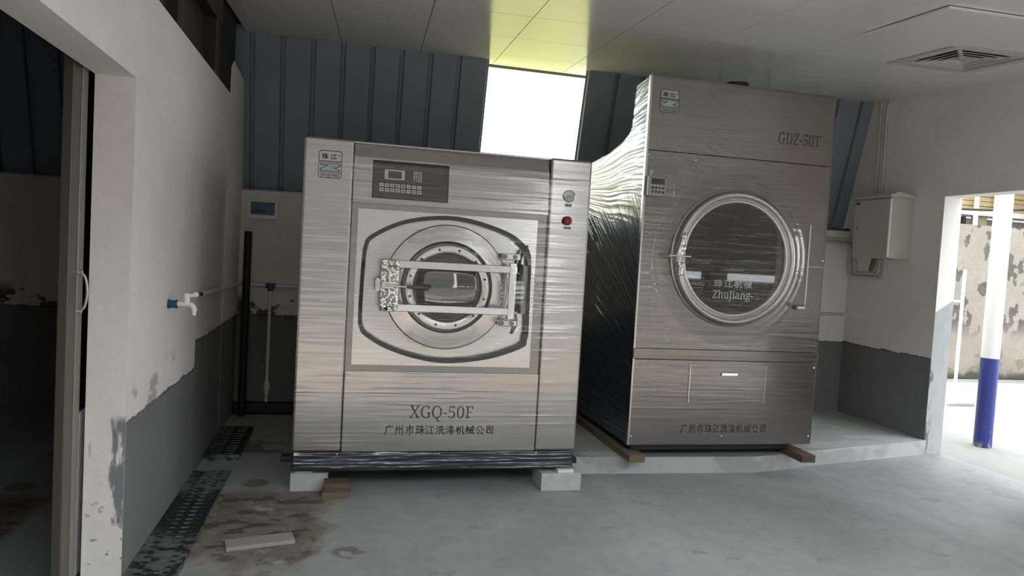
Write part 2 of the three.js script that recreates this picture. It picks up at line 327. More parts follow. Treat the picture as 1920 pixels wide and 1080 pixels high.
// ------------------------------------------------------------------ ceiling of square panels, falling towards the camera
const ceilY = (x, z) => 2.5166 - 0.003266 * x - 0.0786 * z;
{
  const g = structGroup('ceiling');
  const P = 0.61, c = 0.9991, s = 0.0430, G = 0.0022, T = 0.014;
  const at = (a, b) => [1.66 + a * c - b * s, -4.28 + a * s + b * c];
  const clipTo = (pts, axis, lim, sign) => {
    const out = []; const d = (p) => sign * (p[axis] - lim);
    for (let i = 0; i < pts.length; i++) { const a = pts[i], b = pts[(i + 1) % pts.length], da = d(a), db = d(b);
      if (da >= 0) out.push(a); if ((da >= 0) !== (db >= 0)) { const t = da / (da - db); out.push([a[0] + (b[0] - a[0]) * t, a[1] + (b[1] - a[1]) * t]); } }
    return out;
  };
  const tile = (pts, dy) => {
    const q = prism(pts, 0, T), p = q.attributes.position;
    for (let i = 0; i < p.count; i++) p.setY(i, p.getY(i) + dy + ceilY(p.getX(i), p.getZ(i)));
    q.computeVertexNormals(); return q;
  };
  for (let i = -5; i <= 5; i++) for (let j = -4; j <= 7; j++) {
    if (i === 3 && j === 0) continue;                                             // the air diffuser sits here
    let pts = [at(i * P + G, j * P + G), at((i + 1) * P - G, j * P + G), at((i + 1) * P - G, (j + 1) * P - G), at(i * P + G, (j + 1) * P - G)];
    pts = clipTo(clipTo(clipTo(clipTo(pts, 0, -0.815, 1), 0, 4.547, -1), 1, -5.98, 1), 1, -0.72, -1);
    if (pts.length > 2) part(g, 'panel', tile(pts, i === 2 && j === 1 ? -0.016 : 0), ceilMat);
  }
  // roof deck over everything
  const deck = prism([[-4.2, -1.4], [-0.83, -1.4], [-0.83, -0.7], [4.75, -0.7], [4.75, -6.4], [-4.2, -6.4]], 0, 0.08), p = deck.attributes.position;
  for (let i = 0; i < p.count; i++) p.setY(i, p.getY(i) + 0.05 + ceilY(p.getX(i), p.getZ(i)));
  deck.computeVertexNormals(); part(g, 'roof_deck', deck, darkVoid);
  // square air diffuser
  const grp = new THREE.Group();
  const o = thing('ceiling_vent', 'square louvred air diffuser set in the white ceiling', 'vent', [...(() => { const [x, z] = at(3.5 * P, 0.5 * P); return [x, ceilY(x, z), z]; })()]);
  o.rotation.set(-Math.atan(0.0786) * -1, -Math.atan(s / c), 0);
  const ring = (a, b, y0, y1) => { const sh = poly([[-a, -a], [a, -a], [a, a], [-a, a]]); sh.holes.push(new THREE.Path([[-b, -b], [-b, b], [b, b], [b, -b]].map(([x, y]) => new THREE.Vector2(x, y)))); return metreUV(new THREE.ExtrudeGeometry(sh, { depth: y1 - y0, bevelEnabled: false }).rotateX(-Math.PI / 2).translate(0, y0, 0)); };
  const vm = std({ color: 0xb4b5b0, roughness: 0.4 });
  addMesh('frame', ring(0.3045, 0.245, -0.010, 0.012), vm, o);
  addMesh('backing', box(-0.30, 0.30, 0.044, 0.048, -0.30, 0.30), darkVoid, o);
  for (let k = 0; k < 4; k++) {
    const a = 0.218 - k * 0.046, pts = [];
    for (const [r, y] of [[a - 0.018, 0.012], [a + 0.016, -0.004]]) pts.push([[-r, y, -r], [r, y, -r], [r, y, r], [-r, y, r]]);
    const low = [], high = [], quad = (to, A, B, C, D) => to.push(...A, ...B, ...C, ...A, ...C, ...D), off = (q, d) => [q[0], q[1] + d, q[2]];
    for (let m = 0; m < 4; m++) { const n = (m + 1) % 4, A = pts[0][m], B = pts[0][n], C = pts[1][n], D = pts[1][m]; quad(low, A, B, C, D); quad(low, off(D, -0.005), off(C, -0.005), C, D); quad(high, off(D, 0.002), off(C, 0.002), off(B, 0.002), off(A, 0.002)); }
    const made = (pos) => { const q = new THREE.BufferGeometry(); q.setAttribute('position', new THREE.Float32BufferAttribute(pos, 3)); q.computeVertexNormals(); return metreUV(q); };
    const lv = addMesh('louvre', made(low), vm, o); addMesh('painted_duct_shade', made(high), darkVoid, lv);  // near-black top layer paints in the shade of the deep duct
  }
  addMesh('rib', box(-0.012, 0.012, -0.004, 0.03, -0.33, 0.33).rotateY(Math.PI / 4), vm, o);
  addMesh('rib', box(-0.012, 0.012, -0.004, 0.03, -0.33, 0.33).rotateY(-Math.PI / 4), vm, o);
}

// ------------------------------------------------------------------ lettering
const fonts = {};
for (const n of ['droid_serif_regular', 'droid_sans_bold', 'droid_sans_regular']) fonts[n] = await new FontLoader().loadAsync('fonts/droid/' + n + '.typeface.json');
// text fitted to width w with its base line at y, standing on the plane z
function text(str, font, x0, y, w, h, z, depth = 0.0012) {
  const g = new TextGeometry(str, { font: fonts[font], size: 1, depth: 1, curveSegments: 5, bevelEnabled: false }); g.computeBoundingBox(); const b = g.boundingBox;
  return metreUV(g.translate(-b.min.x, 0, 0).scale(w / (b.max.x - b.min.x), h, depth).translate(x0, y, z));
}
const water = [[[1, 9.2], [2.2, 8.2]], [[0.4, 6.6], [1.6, 5.6]], [[0.6, 0.6], [2.5, 4]]];
const GLYPH = {
  '广': [[[5, 10], [5.6, 9]], [[1.5, 8.3], [9.2, 8.3]], [[2, 8.3], [1.9, 4], [0.5, 0]]],
  '州': [[[2.2, 9.5], [2.1, 4], [0.8, 0.3]], [[5, 9.3], [5, 0.8]], [[8.3, 9.7], [8.3, 0]], [[0.9, 6.8], [0.6, 4.8]], [[3.2, 6.8], [3.9, 5]], [[6.2, 6.8], [7, 5]]],
  '市': [[[4.8, 10], [5.3, 9]], [[0.8, 8], [9.3, 8]], [[2, 1.5], [2, 6], [8.2, 6], [8.2, 1.8], [7.2, 2.2]], [[5, 8], [5, -0.3]]],
  '珠': [[[0.5, 8.8], [3.5, 8.8]], [[0.6, 5.5], [3.3, 5.5]], [[0.3, 1.8], [3.8, 2.2]], [[2, 8.8], [2, 2]], [[5.2, 9.3], [4.4, 6.8]], [[4.9, 7.9], [9, 7.9]], [[4.2, 5.2], [9.6, 5.2]], [[7, 9.9], [7, 0]], [[6.8, 5], [4.2, 1.5]], [[7.2, 5], [9.8, 1.7]]],
  '江': [...water, [[3.8, 8.4], [9, 8.4]], [[6.4, 8.4], [6.4, 1.2]], [[3.2, 1.2], [9.7, 1.2]]],
  '洗': [...water, [[4.5, 9.2], [3.6, 6.8]], [[4.2, 8], [9, 8]], [[6.5, 9.8], [6.5, 5.2]], [[3.3, 5.2], [9.6, 5.2]], [[5.4, 5.2], [5.2, 2.5], [3.3, 0.3]], [[7.4, 5.2], [7.4, 1], [9.5, 0.8], [9.6, 2.2]]],
  '涤': [...water, [[5.5, 9.8], [3.6, 7]], [[5, 8.6], [8.4, 8.6], [4, 5]], [[5, 7.6], [9.4, 5]], [[3.8, 3.8], [9.3, 3.8]], [[6.5, 5], [6.5, 0], [5.7, 0.6]], [[5.3, 2.8], [4.2, 1]], [[7.6, 2.8], [9, 1]]],
  '机': [[[0.4, 7], [4.2, 7]], [[2.4, 9.8], [2.4, 0]], [[2.3, 6.8], [0.4, 3]], [[2.6, 6], [4, 4.4]], [[4.2, 0.3], [5.3, 4], [5.4, 8.6], [8, 8.6], [8, 1], [9.7, 0.8], [9.8, 2.3]]],
  '械': [[[0.3, 7], [3.4, 7]], [[1.9, 9.8], [1.9, 0]], [[1.9, 6.8], [0.3, 3.2]], [[2.1, 6], [3.2, 4.6]], [[3.8, 7.4], [9.6, 7.4]], [[7.3, 9.8], [7.8, 4], [9.3, 0.4], [9.8, 1.8]], [[9, 5.6], [6.6, 1]], [[8.3, 9.4], [9.1, 8.5]], [[3.6, 4.8], [6.8, 4.8]], [[4.6, 6], [4.4, 2.5], [3.7, 0.8]], [[5.9, 6], [5.9, 0.8]]],
  '公': [[[3.8, 9.4], [3, 7], [0.6, 4.6]], [[6, 9.4], [7.2, 6.8], [9.6, 4.8]], [[5, 5], [2.6, 1], [7.8, 1.4]], [[6.8, 3.2], [8.6, 0.2]]],
  '司': [[[1.5, 9], [8.6, 9], [8.6, 0.6], [7.2, 0.9]], [[1.5, 7], [6.8, 7]], [[2, 5.2], [2, 1.8], [6, 1.8], [6, 5.2], [2, 5.2]]],
};
function strokes(lines, sx, sy, x0, y0, z, w, d = 0.0012) {
  const out = [];
  for (const l of lines) for (let i = 0; i + 1 < l.length; i++) {
    const ax = x0 + l[i][0] * sx, ay = y0 + l[i][1] * sy, bx = x0 + l[i + 1][0] * sx, by = y0 + l[i + 1][1] * sy, len = Math.hypot(bx - ax, by - ay);
    out.push(new THREE.BoxGeometry(len + w * 0.7, w, d).rotateZ(Math.atan2(by - ay, bx - ax)).translate((ax + bx) / 2, (ay + by) / 2, z + d / 2));
  }
  return out;
}
function hanzi(str, x0, y0, w, h, z, sw, gap = 0.12) {
  const n = str.length, cw = w / (n - gap * 0), q = []; [...str].forEach((ch, i) => q.push(...strokes(GLYPH[ch], cw * (1 - gap) / 10, h / 10, x0 + i * cw, y0, z, sw)));
  return metreUV(merge(q));
}
function rrect(x0, x1, y0, y1, r) {
  const s = new THREE.Shape(); s.moveTo(x0 + r, y0); s.lineTo(x1 - r, y0); s.absarc(x1 - r, y0 + r, r, -Math.PI / 2, 0); s.lineTo(x1, y1 - r); s.absarc(x1 - r, y1 - r, r, 0, Math.PI / 2);
  s.lineTo(x0 + r, y1); s.absarc(x0 + r, y1 - r, r, Math.PI / 2, Math.PI); s.lineTo(x0, y0 + r); s.absarc(x0 + r, y0 + r, r, Math.PI, Math.PI * 1.5); return s;
}
function ringOf(outer, inner) { outer.holes.push(new THREE.Path(inner.getPoints(24).reverse())); return outer; }
function badge(parent, x0, x1, y0, y1, z, mBlue) {
  const w = x1 - x0, h = y1 - y0, b = part(parent, 'badge', slab(rrect(x0, x1, y0, y1, w * 0.12), z, z + 0.002), steel);
  const zz = z + 0.0022, t = w * 0.028;
  part(b, 'outline', slab(ringOf(rrect(x0, x1, y0, y1, w * 0.13), rrect(x0 + t, x1 - t, y0 + t, y1 - t, w * 0.11)), zz, zz + 0.001), ink);
  const yA = y0 + h * 0.605, yB = y0 + h * 0.185;
  part(b, 'divider', box(x0, x1, yA - h * 0.02, yA + h * 0.02, zz, zz + 0.001), ink);
  part(b, 'divider', box(x0, x1, yB - h * 0.006, yB + h * 0.006, zz, zz + 0.001), ink);
  const Z = (q) => q.map(([a, c]) => [x0 + w * a, y0 + h * c]);
  const out = Z([[0.07, 0.56], [0.93, 0.56], [0.93, 0.44], [0.74, 0.37], [0.93, 0.33], [0.93, 0.225], [0.07, 0.225], [0.07, 0.34], [0.32, 0.445], [0.07, 0.445]]);
  const inn = Z([[0.105, 0.53], [0.895, 0.53], [0.895, 0.46], [0.63, 0.365], [0.80, 0.315], [0.895, 0.31], [0.895, 0.255], [0.105, 0.255], [0.105, 0.32], [0.44, 0.475], [0.105, 0.475]]);
  part(b, 'emblem', slab(poly(out.reverse()), zz, zz + 0.001), mBlue);
  part(b, 'emblem_fill', slab(poly(inn.reverse()), zz + 0.001, zz + 0.0016), paleBlue);
  part(b, 'lettering', text('ZHUJIANG', 'droid_sans_bold', x0 + w * 0.10, y0 + h * 0.055, w * 0.80, h * 0.11, zz, 0.001), ink);
  part(b, 'lettering', hanzi('珠江', x0 + w * 0.14, y0 + h * 0.69, w * 0.74, h * 0.19, zz, w * 0.032, 0.32), ink);
  part(b, 'trade_mark_ring', slab(ringOf(disc(x0 + w * 0.86, y0 + h * 0.84, w * 0.04), disc(x0 + w * 0.86, y0 + h * 0.84, w * 0.025)), zz, zz + 0.001), ink);
}
// a clear sheet over a machine's front, lifted where something stands out below it
function filmSheet(x0, x1, y0, y1, lift, nx = 60, ny = 60) {
  const g = new THREE.PlaneGeometry(x1 - x0, y1 - y0, nx, ny).translate((x0 + x1) / 2, (y0 + y1) / 2, 0), p = g.attributes.position;
  for (let i = 0; i < p.count; i++) p.setZ(i, lift(p.getX(i), p.getY(i)) + 0.002 * (fbm(p.getX(i) * 5, p.getY(i) * 9, 161, 3) - 0.5));
  g.computeVertexNormals(); return metreUV(g);
}
// ------------------------------------------------------------------ the washing machine
const COMPANY = '广州市珠江洗涤机械公司';
{
  const o = thing('washing_machine', 'wide stainless industrial washer extractor with round porthole door, wrapped in clear film, on white blocks', 'washing machine', [0.576, 0.127, -4.72]);
  const x0 = -0.246, x1 = 1.397, zf = -4.05, zb = -5.42, y0 = 0.241, y1 = 1.977;
  const at = (x, y, z) => [x * z / zf, 1.4 + (y - 1.4) * z / zf];            // keeps a point in line when it stands in front of the panel
  part(o, 'side_panel', box(x0 + 0.006, x0 + 0.012, y0, y1 - 0.004, zb, -4.09), steel);
  part(o, 'side_panel', box(x1 - 0.012, x1 - 0.006, y0, y1 - 0.004, zb, -4.09), steel);
  part(o, 'top_panel', rbox(x0 + 0.006, x1 - 0.006, y1 - 0.012, y1, zb, -4.085, 0.004), steel);
  part(o, 'back_panel', box(x0 + 0.012, x1 - 0.012, y0, y1 - 0.012, zb, zb + 0.008), steelDark);
  part(o, 'column_panel', rbox(x0, 0.0185, y0, y1, -4.11, zf, 0.014, 4), steelFilm);
  part(o, 'column_panel', rbox(1.145, x1, y0, y1, -4.11, zf, 0.014, 4), steelFilm);
  {
    const s = poly([[4.05, 1.642], [4.072, 1.891], [4.098, 1.976], [4.11, 1.975], [4.11, 1.642]]);
    const g = new THREE.ExtrudeGeometry(s, { depth: 1.1205, bevelEnabled: false }).rotateY(Math.PI / 2).translate(0.0215, 0, 0);
    part(o, 'control_fascia', metreUV(g), steelFilm);
  }
  part(o, 'lower_panel', rbox(0.0215, 1.142, y0, 0.700, -4.11, zf, 0.004), steelFilm);
  // control panel with display and keys
  const cp = part(o, 'control_panel', rbox(0.123, 0.549, 1.669, 1.880, zf - 0.004, zf + 0.003, 0.003), panelBlack);
  part(cp, 'rim', slab(ringOf(rrect(0.123, 0.549, 1.669, 1.880, 0.004), rrect(0.131, 0.541, 1.677, 1.872, 0.003)), zf + 0.003, zf + 0.005), blackPlastic);
  const zk = zf + 0.0032;
  part(cp, 'display_frame', slab(ringOf(rrect(0.189, 0.300, 1.778, 1.832, 0.002), rrect(0.208, 0.283, 1.784, 1.825, 0.001)), zk, zk + 0.003), keyWhite);
  part(cp, 'display', box(0.208, 0.283, 1.784, 1.825, zk - 0.001, zk + 0.0015), lcd);
  const keyG = new RoundedBoxGeometry(0.0225, 0.0195, 0.003, 1, 0.001), keyS = new RoundedBoxGeometry(0.0205, 0.0155, 0.003, 1, 0.001), dotG = new THREE.BoxGeometry(0.009, 0.007, 0.0008);
  const cpo = origin(cp), key = (g, x, y, k) => {
    const b = addMesh('key', g, keyWhite, cp); b.position.set(x - cpo.x, y - cpo.y, zk + 0.0012 - cpo.z);
    const d = addMesh('key_symbol', dotG, ink, cp); d.position.set(x - cpo.x, y - cpo.y, zk + 0.0031 - cpo.z); d.rotation.z = (k * 37 % 60) / 60 - 0.5; d.scale.set(0.7 + (k * 13 % 7) / 10, 0.7 + (k * 29 % 9) / 12, 1);
  };
  for (let i = 0; i < 8; i++) { key(keyG, 0.174 + i * 0.0299, 1.745 - i * 0.0003, i); key(keyG, 0.175 + i * 0.0299, 1.718 - i * 0.0003, i + 9); }
  for (let i = 0; i < 2; i++) for (let j = 0; j < 3; j++) key(keyS, 0.3595 + i * 0.0262, 1.8235 - j * 0.0202, i * 3 + j + 20);
  { const a = rad(-5.05), piv = V(0, 1.642, -4.05).sub(origin(o)); cp.rotation.x = a; cp.position.copy(piv).sub(piv.clone().applyAxisAngle(V(1, 0, 0), a)); }
  // door field
  part(o, 'door_frame', slab(ringOf(rrect(0.0215, 1.142, 0.700, 1.642, 0.002), rrect(0.054, 1.087, 0.734, 1.607, 0.002)), -4.11, -4.072, 0.003), steelDark);
  const barrel = (k) => {
    const pts = [[0.57, 1.606], [0.40, 1.588], [0.256, 1.546], [0.113, 1.463], [0.084, 1.40], [0.078, 1.343], [0.073, 1.17], [0.072, 0.986], [0.082, 0.935], [0.111, 0.893], [0.232, 0.822], [0.414, 0.765], [0.60, 0.743], [0.847, 0.775], [1.045, 0.846], [1.070, 0.895], [1.077, 0.95], [1.073, 1.17], [1.069, 1.366], [1.058, 1.42], [1.031, 1.460], [0.931, 1.529], [0.738, 1.587]];
    const cx = 0.574, cy = 1.175, c = new THREE.CatmullRomCurve3(pts.map(([x, y]) => V(cx + (x - cx) * (1 - k / 0.5), cy + (y - cy) * (1 - k / 0.43), 0)), true, 'catmullrom', 0.5);
    return new THREE.Shape(c.getPoints(110).slice(0, -1).map((q) => new THREE.Vector2(q.x, q.y)).reverse());
  };
  const holed = (outer, inner) => { outer.holes.push(new THREE.Path(inner.getPoints().reverse())); return outer; };
  part(o, 'door_surround', slab(holed(rrect(0.0545, 1.0865, 0.7345, 1.6065, 0.002), barrel(0.008)), -4.085, -4.066), steelBright);
  part(o, 'gasket', slab(holed(barrel(0.0085), barrel(0.030)), -4.105, -4.072, 0.003), rubber);
  const C = [0.574, 1.188];
  part(o, 'recess_plate', slab(holed(barrel(0.026), disc(...C, 0.30)), -4.125, -4.115), steelBright);
  part(o, 'door_plate', turned([[0.262, -4.12], [0.262, -4.088], [0.2625, -4.0835], [0.266, -4.082], [0.266, -4.082], [0.354, -4.092], [0.354, -4.092], [0.359, -4.094], [0.361, -4.100], [0.361, -4.12]], ...C, 128), steelBright);
  part(o, 'door_groove', turned([[0.240, -4.105], [0.262, -4.100], [0.262, -4.13], [0.240, -4.13], [0.240, -4.105]], ...C, 96), steelDark);
  const fl = part(o, 'porthole_ring', turned([[0.198, -4.075], [0.202, -4.062], [0.238, -4.060], [0.243, -4.066], [0.243, -4.12], [0.198, -4.12], [0.198, -4.075]], ...C, 96), steelBright);
  for (let k = 0; k < 12; k++) { const a = rad(15 + 30 * k); part(fl, 'bolt', cylZ(C[0] + 0.221 * Math.cos(a), C[1] + 0.221 * Math.sin(a), -4.062, -4.056, 0.007, 10), ink); }
  part(o, 'porthole_glass', turned([[0.0005, -4.036], [0.05, -4.038], [0.09, -4.044], [0.13, -4.053], [0.16, -4.063], [0.183, -4.074], [0.198, -4.083]], ...C, 64), phys({ color: 0x9aa3a3, transmission: 1, thickness: 0, roughness: 0.06, ior: 2.2, side: THREE.DoubleSide }));
  part(o, 'drum', turned([[0.198, -4.12], [0.32, -4.14], [0.36, -4.2], [0.36, -4.9], [0.001, -4.9]], ...C, 48), std({ color: 0x2c2d2f, roughness: 0.45, metalness: 0.6, side: THREE.DoubleSide }));
  // door yoke in front of the porthole
  const zy = -3.985, Y = (x, y) => at(x, y, zy);
  const bar = (xa, xb, ya, yb, z = zy, d = 0.035, m = chrome, r = 0.005) => { const [a, b] = at(xa, ya, z), [c, e] = at(xb, yb, z); return rbox(a, c, b, e, z - d, z, r); };
  const yoke = part(o, 'door_yoke', merge([bar(0.292, 0.977, 1.288, 1.331), bar(0.292, 0.945, 1.042, 1.084), bar(0.930, 0.972, 1.018, 1.349, zy + 0.002)]), chrome);
  part(yoke, 'lock_plate', bar(0.193, 0.298, 1.040, 1.333, zy + 0.001, 0.03), crumpled);
  part(yoke, 'bolt', cylZ(...at(0.232, 1.055, zy), zy, zy + 0.006, 0.008, 12), ink);
  part(o, 'lock_block', bar(0.162, 0.208, 1.158, 1.219, -3.99, 0.09), steelBright);
  for (const y of [1.161, 1.216]) part(o, 'lock_pin', cylZ(...at(0.180, y, -3.985), -4.06, -3.983, 0.010, 14), chrome);
  part(o, 'lock_bar', bar(0.20, 0.268, 1.166, 1.209, zy + 0.02, 0.02), chrome);
  const hz = zy + 0.028, hA = at(0.225, 1.188, hz), hB = at(0.345, 1.182, hz), hC = at(0.463, 1.179, hz);
  const lever = part(o, 'lever', tube([[hA[0], hA[1], hz], [(hA[0] + hB[0]) / 2, hB[1] + 0.003, hz], [hB[0], hB[1], hz]], 0.006, 12), chrome);
  { const g = new THREE.LatheGeometry([[0.001, 0], [0.008, 0], [0.009, 0.02], [0.015, 0.05], [0.017, 0.10], [0.0155, 0.120], [0.001, 0.122]].map(([r, y]) => new THREE.Vector2(r, y)), 16).rotateZ(-Math.PI / 2).translate(hB[0] - 0.005, hB[1], hz); part(lever, 'grip', g, blackPlastic); }
  for (const [ya, yb] of [[1.366, 1.404], [0.978, 1.014]]) {
    const hb = part(o, 'hinge_block', bar(0.884, 0.992, ya, yb, -4.02, 0.08), steelBright);
    for (const x of [0.900, 0.960]) part(hb, 'bolt', cylZ(...at(x, (ya + yb) / 2, -4.015), -4.02, -4.010, 0.014, 6), steelDark);
  }
  part(o, 'hinge_column', cylY(at(1.02, 1, -4.06)[0], -4.075, 1.055, 1.335, 0.028, 24), steelDark);
  part(o, 'hinge_bracket', bar(0.987, 1.008, 1.285, 1.345, -4.03, 0.06), rubber);
  part(o, 'hose', tube([[0.99, 1.345, -4.07], [0.998, 1.40, -4.06], [1.028, 1.448, -4.07], [1.055, 1.46, -4.10]], 0.010, 24), rubber);
  part(o, 'hose', tube([[0.99, 1.05, -4.09], [0.995, 0.99, -4.08], [0.975, 0.93, -4.10]], 0.006, 20), steelDark);
  // gauge, emergency stop, labels
  const gz = zf, ga = part(o, 'gauge', turned([[0.0001, gz - 0.004], [0.030, gz - 0.004], [0.031, gz + 0.012], [0.036, gz + 0.012], [0.037, gz - 0.004]], 1.263, 1.760, 32), chrome);
  part(ga, 'dial', cylZ(1.263, 1.760, gz, gz + 0.004, 0.030, 28), std({ color: 0xb9c6c8, roughness: 0.4 }));
  part(ga, 'needle', new THREE.BoxGeometry(0.034, 0.0025, 0.001).rotateZ(rad(38)).translate(1.257, 1.754, gz + 0.005), ink);
  part(o, 'label_plate', box(1.241, 1.282, 1.698, 1.716, gz, gz + 0.0015), std({ color: 0x55585a, roughness: 0.5 }));
  const es = part(o, 'emergency_stop', turned([[0.0001, gz + 0.034], [0.014, gz + 0.033], [0.024, gz + 0.028], [0.027, gz + 0.020], [0.024, gz + 0.014], [0.013, gz + 0.012], [0.013, gz]], ...at(1.264, 1.616, gz + 0.02), 24), std({ color: 0x8f2a2d, roughness: 0.35 }));
  part(es, 'collar', turned([[0.013, gz + 0.004], [0.021, gz + 0.004], [0.022, gz]], 1.264, 1.616, 20), steelDark);
  part(o, 'warning_label', box(1.242, 1.286, 1.567, 1.581, gz, gz + 0.0015), std({ color: 0x7c7a26, roughness: 0.5 }));
  badge(o, -0.168, -0.044, 1.758, 1.907, zf, inkBlue);
  part(o, 'lettering', text('XGQ-50F', 'droid_serif_regular', 0.392, 0.436, 0.369, 0.0500 / 0.72, zf), ink, 'black model letters XGQ-50F');
  part(o, 'lettering', hanzi(COMPANY, 0.256, 0.340, 0.640, 0.054, zf, 0.0056), ink, 'black line of Chinese company lettering');
  // wrapped base frame
  const bf = part(o, 'base_frame', rbox(x0 + 0.002, x1 - 0.006, 0.128, 0.2405, zb, -4.058, 0.012, 3), baseWrap);
  for (const x of [0.0, 0.575, 1.155]) part(bf, 'screw', cylZ(x, 0.229, -4.06, -4.052, 0.006, 10), chrome);
  part(bf, 'lug', rbox(-0.306, -0.244, 0.165, 0.196, -4.20, -4.12, 0.004), blackPlastic);
  part(bf, 'lug', rbox(1.385, 1.436, 0.140, 0.172, -4.20, -4.12, 0.004), blackPlastic);
  const lift = (x, y) => -4.044 + 0.112 * sm(0.47, 0.30, Math.hypot((x - 0.56) * 0.92, (y - 1.185) * 1.25));
  part(o, 'stretch_film', filmSheet(x0 + 0.004, x1 - 0.004, 0.25, 1.86, lift), film);
}
// ------------------------------------------------------------------ what the washer stands on
single('concrete_block', rbox(-0.250, -0.045, 0, 0.107, -4.33, -4.110, 0.004), blockMat, 'white block under the left front corner of the washer', 'block');
single('concrete_block', rbox(1.192, 1.440, 0, 0.107, -4.25, -4.030, 0.004), blockMat, 'white block under the right front corner of the washer', 'block');
single('shim', rbox(-0.224, -0.130, 0.107, 0.1275, -4.28, -4.105, 0.003), whitePlastic, 'thin white spacer on the left white block', 'shim');
single('shim', rbox(1.294, 1.392, 0.107, 0.1275, -4.22, -4.035, 0.003), whitePlastic, 'thin white spacer on the right white block', 'shim');
single('concrete_block', rbox(-0.240, -0.03, 0, 0.128, -5.40, -5.18, 0.004), blockMat, 'white block under the left rear corner of the washer', 'block');
single('concrete_block', rbox(1.190, 1.40, 0, 0.128, -5.40, -5.18, 0.004), blockMat, 'white block under the right rear corner of the washer', 'block');
single('wood_offcut', rbox(-0.072, 0.076, 0, 0.034, -4.09, -3.980, 0.002), timberMid, 'pale wood offcut lying flat under a darker one before the washer', 'wood');
single('wood_offcut', rbox(-0.062, 0.074, 0.034, 0.078, -4.10, -3.994, 0.002), timber, 'dark brown wood offcut on top of a paler one before the washer', 'wood');
{
  const g = rbox(-0.15, 0.15, 0, 0.019, -0.049, 0.049, 0.002); g.rotateY(rad(12.9)).translate(-0.328, 0, -3.402);
  single('board_offcut', g, std({ map: woodMap([132, 129, 118], [158, 155, 144], 159), roughness: 0.8 }), 'narrow pale board lying on the stained floor', 'board');
}
// ------------------------------------------------------------------ drain covers
{
  const dust = texture(256, 1024, [-0.9, -0.55, 2.2, 5.7], (u, w) => {
    const f = fbm(u * 30, w * 30, 171, 4), a = fbm(u * 7, w * 5, 172, 4);
    const far = sm(4.02, 4.14, w + 0.25 * (u + 0.72) + 0.22 * (a - 0.5)) * sm(4.75, 4.6, w), near = sm(3.52, 3.42, w + 0.9 * (u + 0.72) + 0.25 * (a - 0.5)), second = sm(4.7, 4.8, w) * sm(-0.70, -0.80, u + 0.15 * (a - 0.5));
    return mix3([30, 33, 35], [112, 114, 112], Math.min(1, Math.max(far, near, second * 0.7)) * sm(0.30, 0.52, f) * 0.85);
  });
  const grateMat = std({ map: dust, roughness: 0.6 });
  const cover = (x0, x1, z0, z1, y, rows) => {
    const s = poly([[x0, -z0], [x1, -z0], [x1, -z1], [x0, -z1]].reverse()), w = x1 - x0, L = z1 - z0;
    for (let i = 0; i < rows; i++) for (const cx of [x0 + w * 0.30, x0 + w * 0.70]) {
      const v = -z0 - (i + 0.5) / rows * L, hl = w * 0.098, r = 0.0105, p = new THREE.Path();
      p.absarc(cx + hl, v, r, -Math.PI / 2, Math.PI / 2, false); p.absarc(cx - hl, v, r, Math.PI / 2, Math.PI * 1.5, false); p.closePath(); s.holes.push(p);
    }
    return metreUV(new THREE.ExtrudeGeometry(s, { depth: 0.018, bevelEnabled: false, curveSegments: 5 }).rotateX(-Math.PI / 2).translate(0, y, 0));
  };
  const names = ['black slotted drain cover with dusty grey patches, farthest of the row by the left wall', 'clean dark slotted drain cover, second farthest of the row by the left wall', 'black slotted drain cover with dried grey splashes, beside the pale board on the floor', 'black slotted drain cover nearest the doorway on the left'];
  for (let k = 0; k < 4; k++) single('drain_cover', cover(-0.820, -0.612, -4.466 + k * 0.484, -3.986 + k * 0.484, 0.0, 9), grateMat, names[k], 'drain cover', 'drain covers along the left wall');
  single('drain_cover', cover(-0.818, -0.608, -5.44, -4.72, 0.0, 12), grateMat, 'lower black drain cover of the two stacked on the floor beside the washer', 'drain cover', 'stacked drain covers');
  single('drain_cover', cover(-0.812, -0.600, -5.43, -4.705, 0.024, 12), grateMat, 'upper black drain cover of the two stacked on the floor beside the washer', 'drain cover', 'stacked drain covers');
}
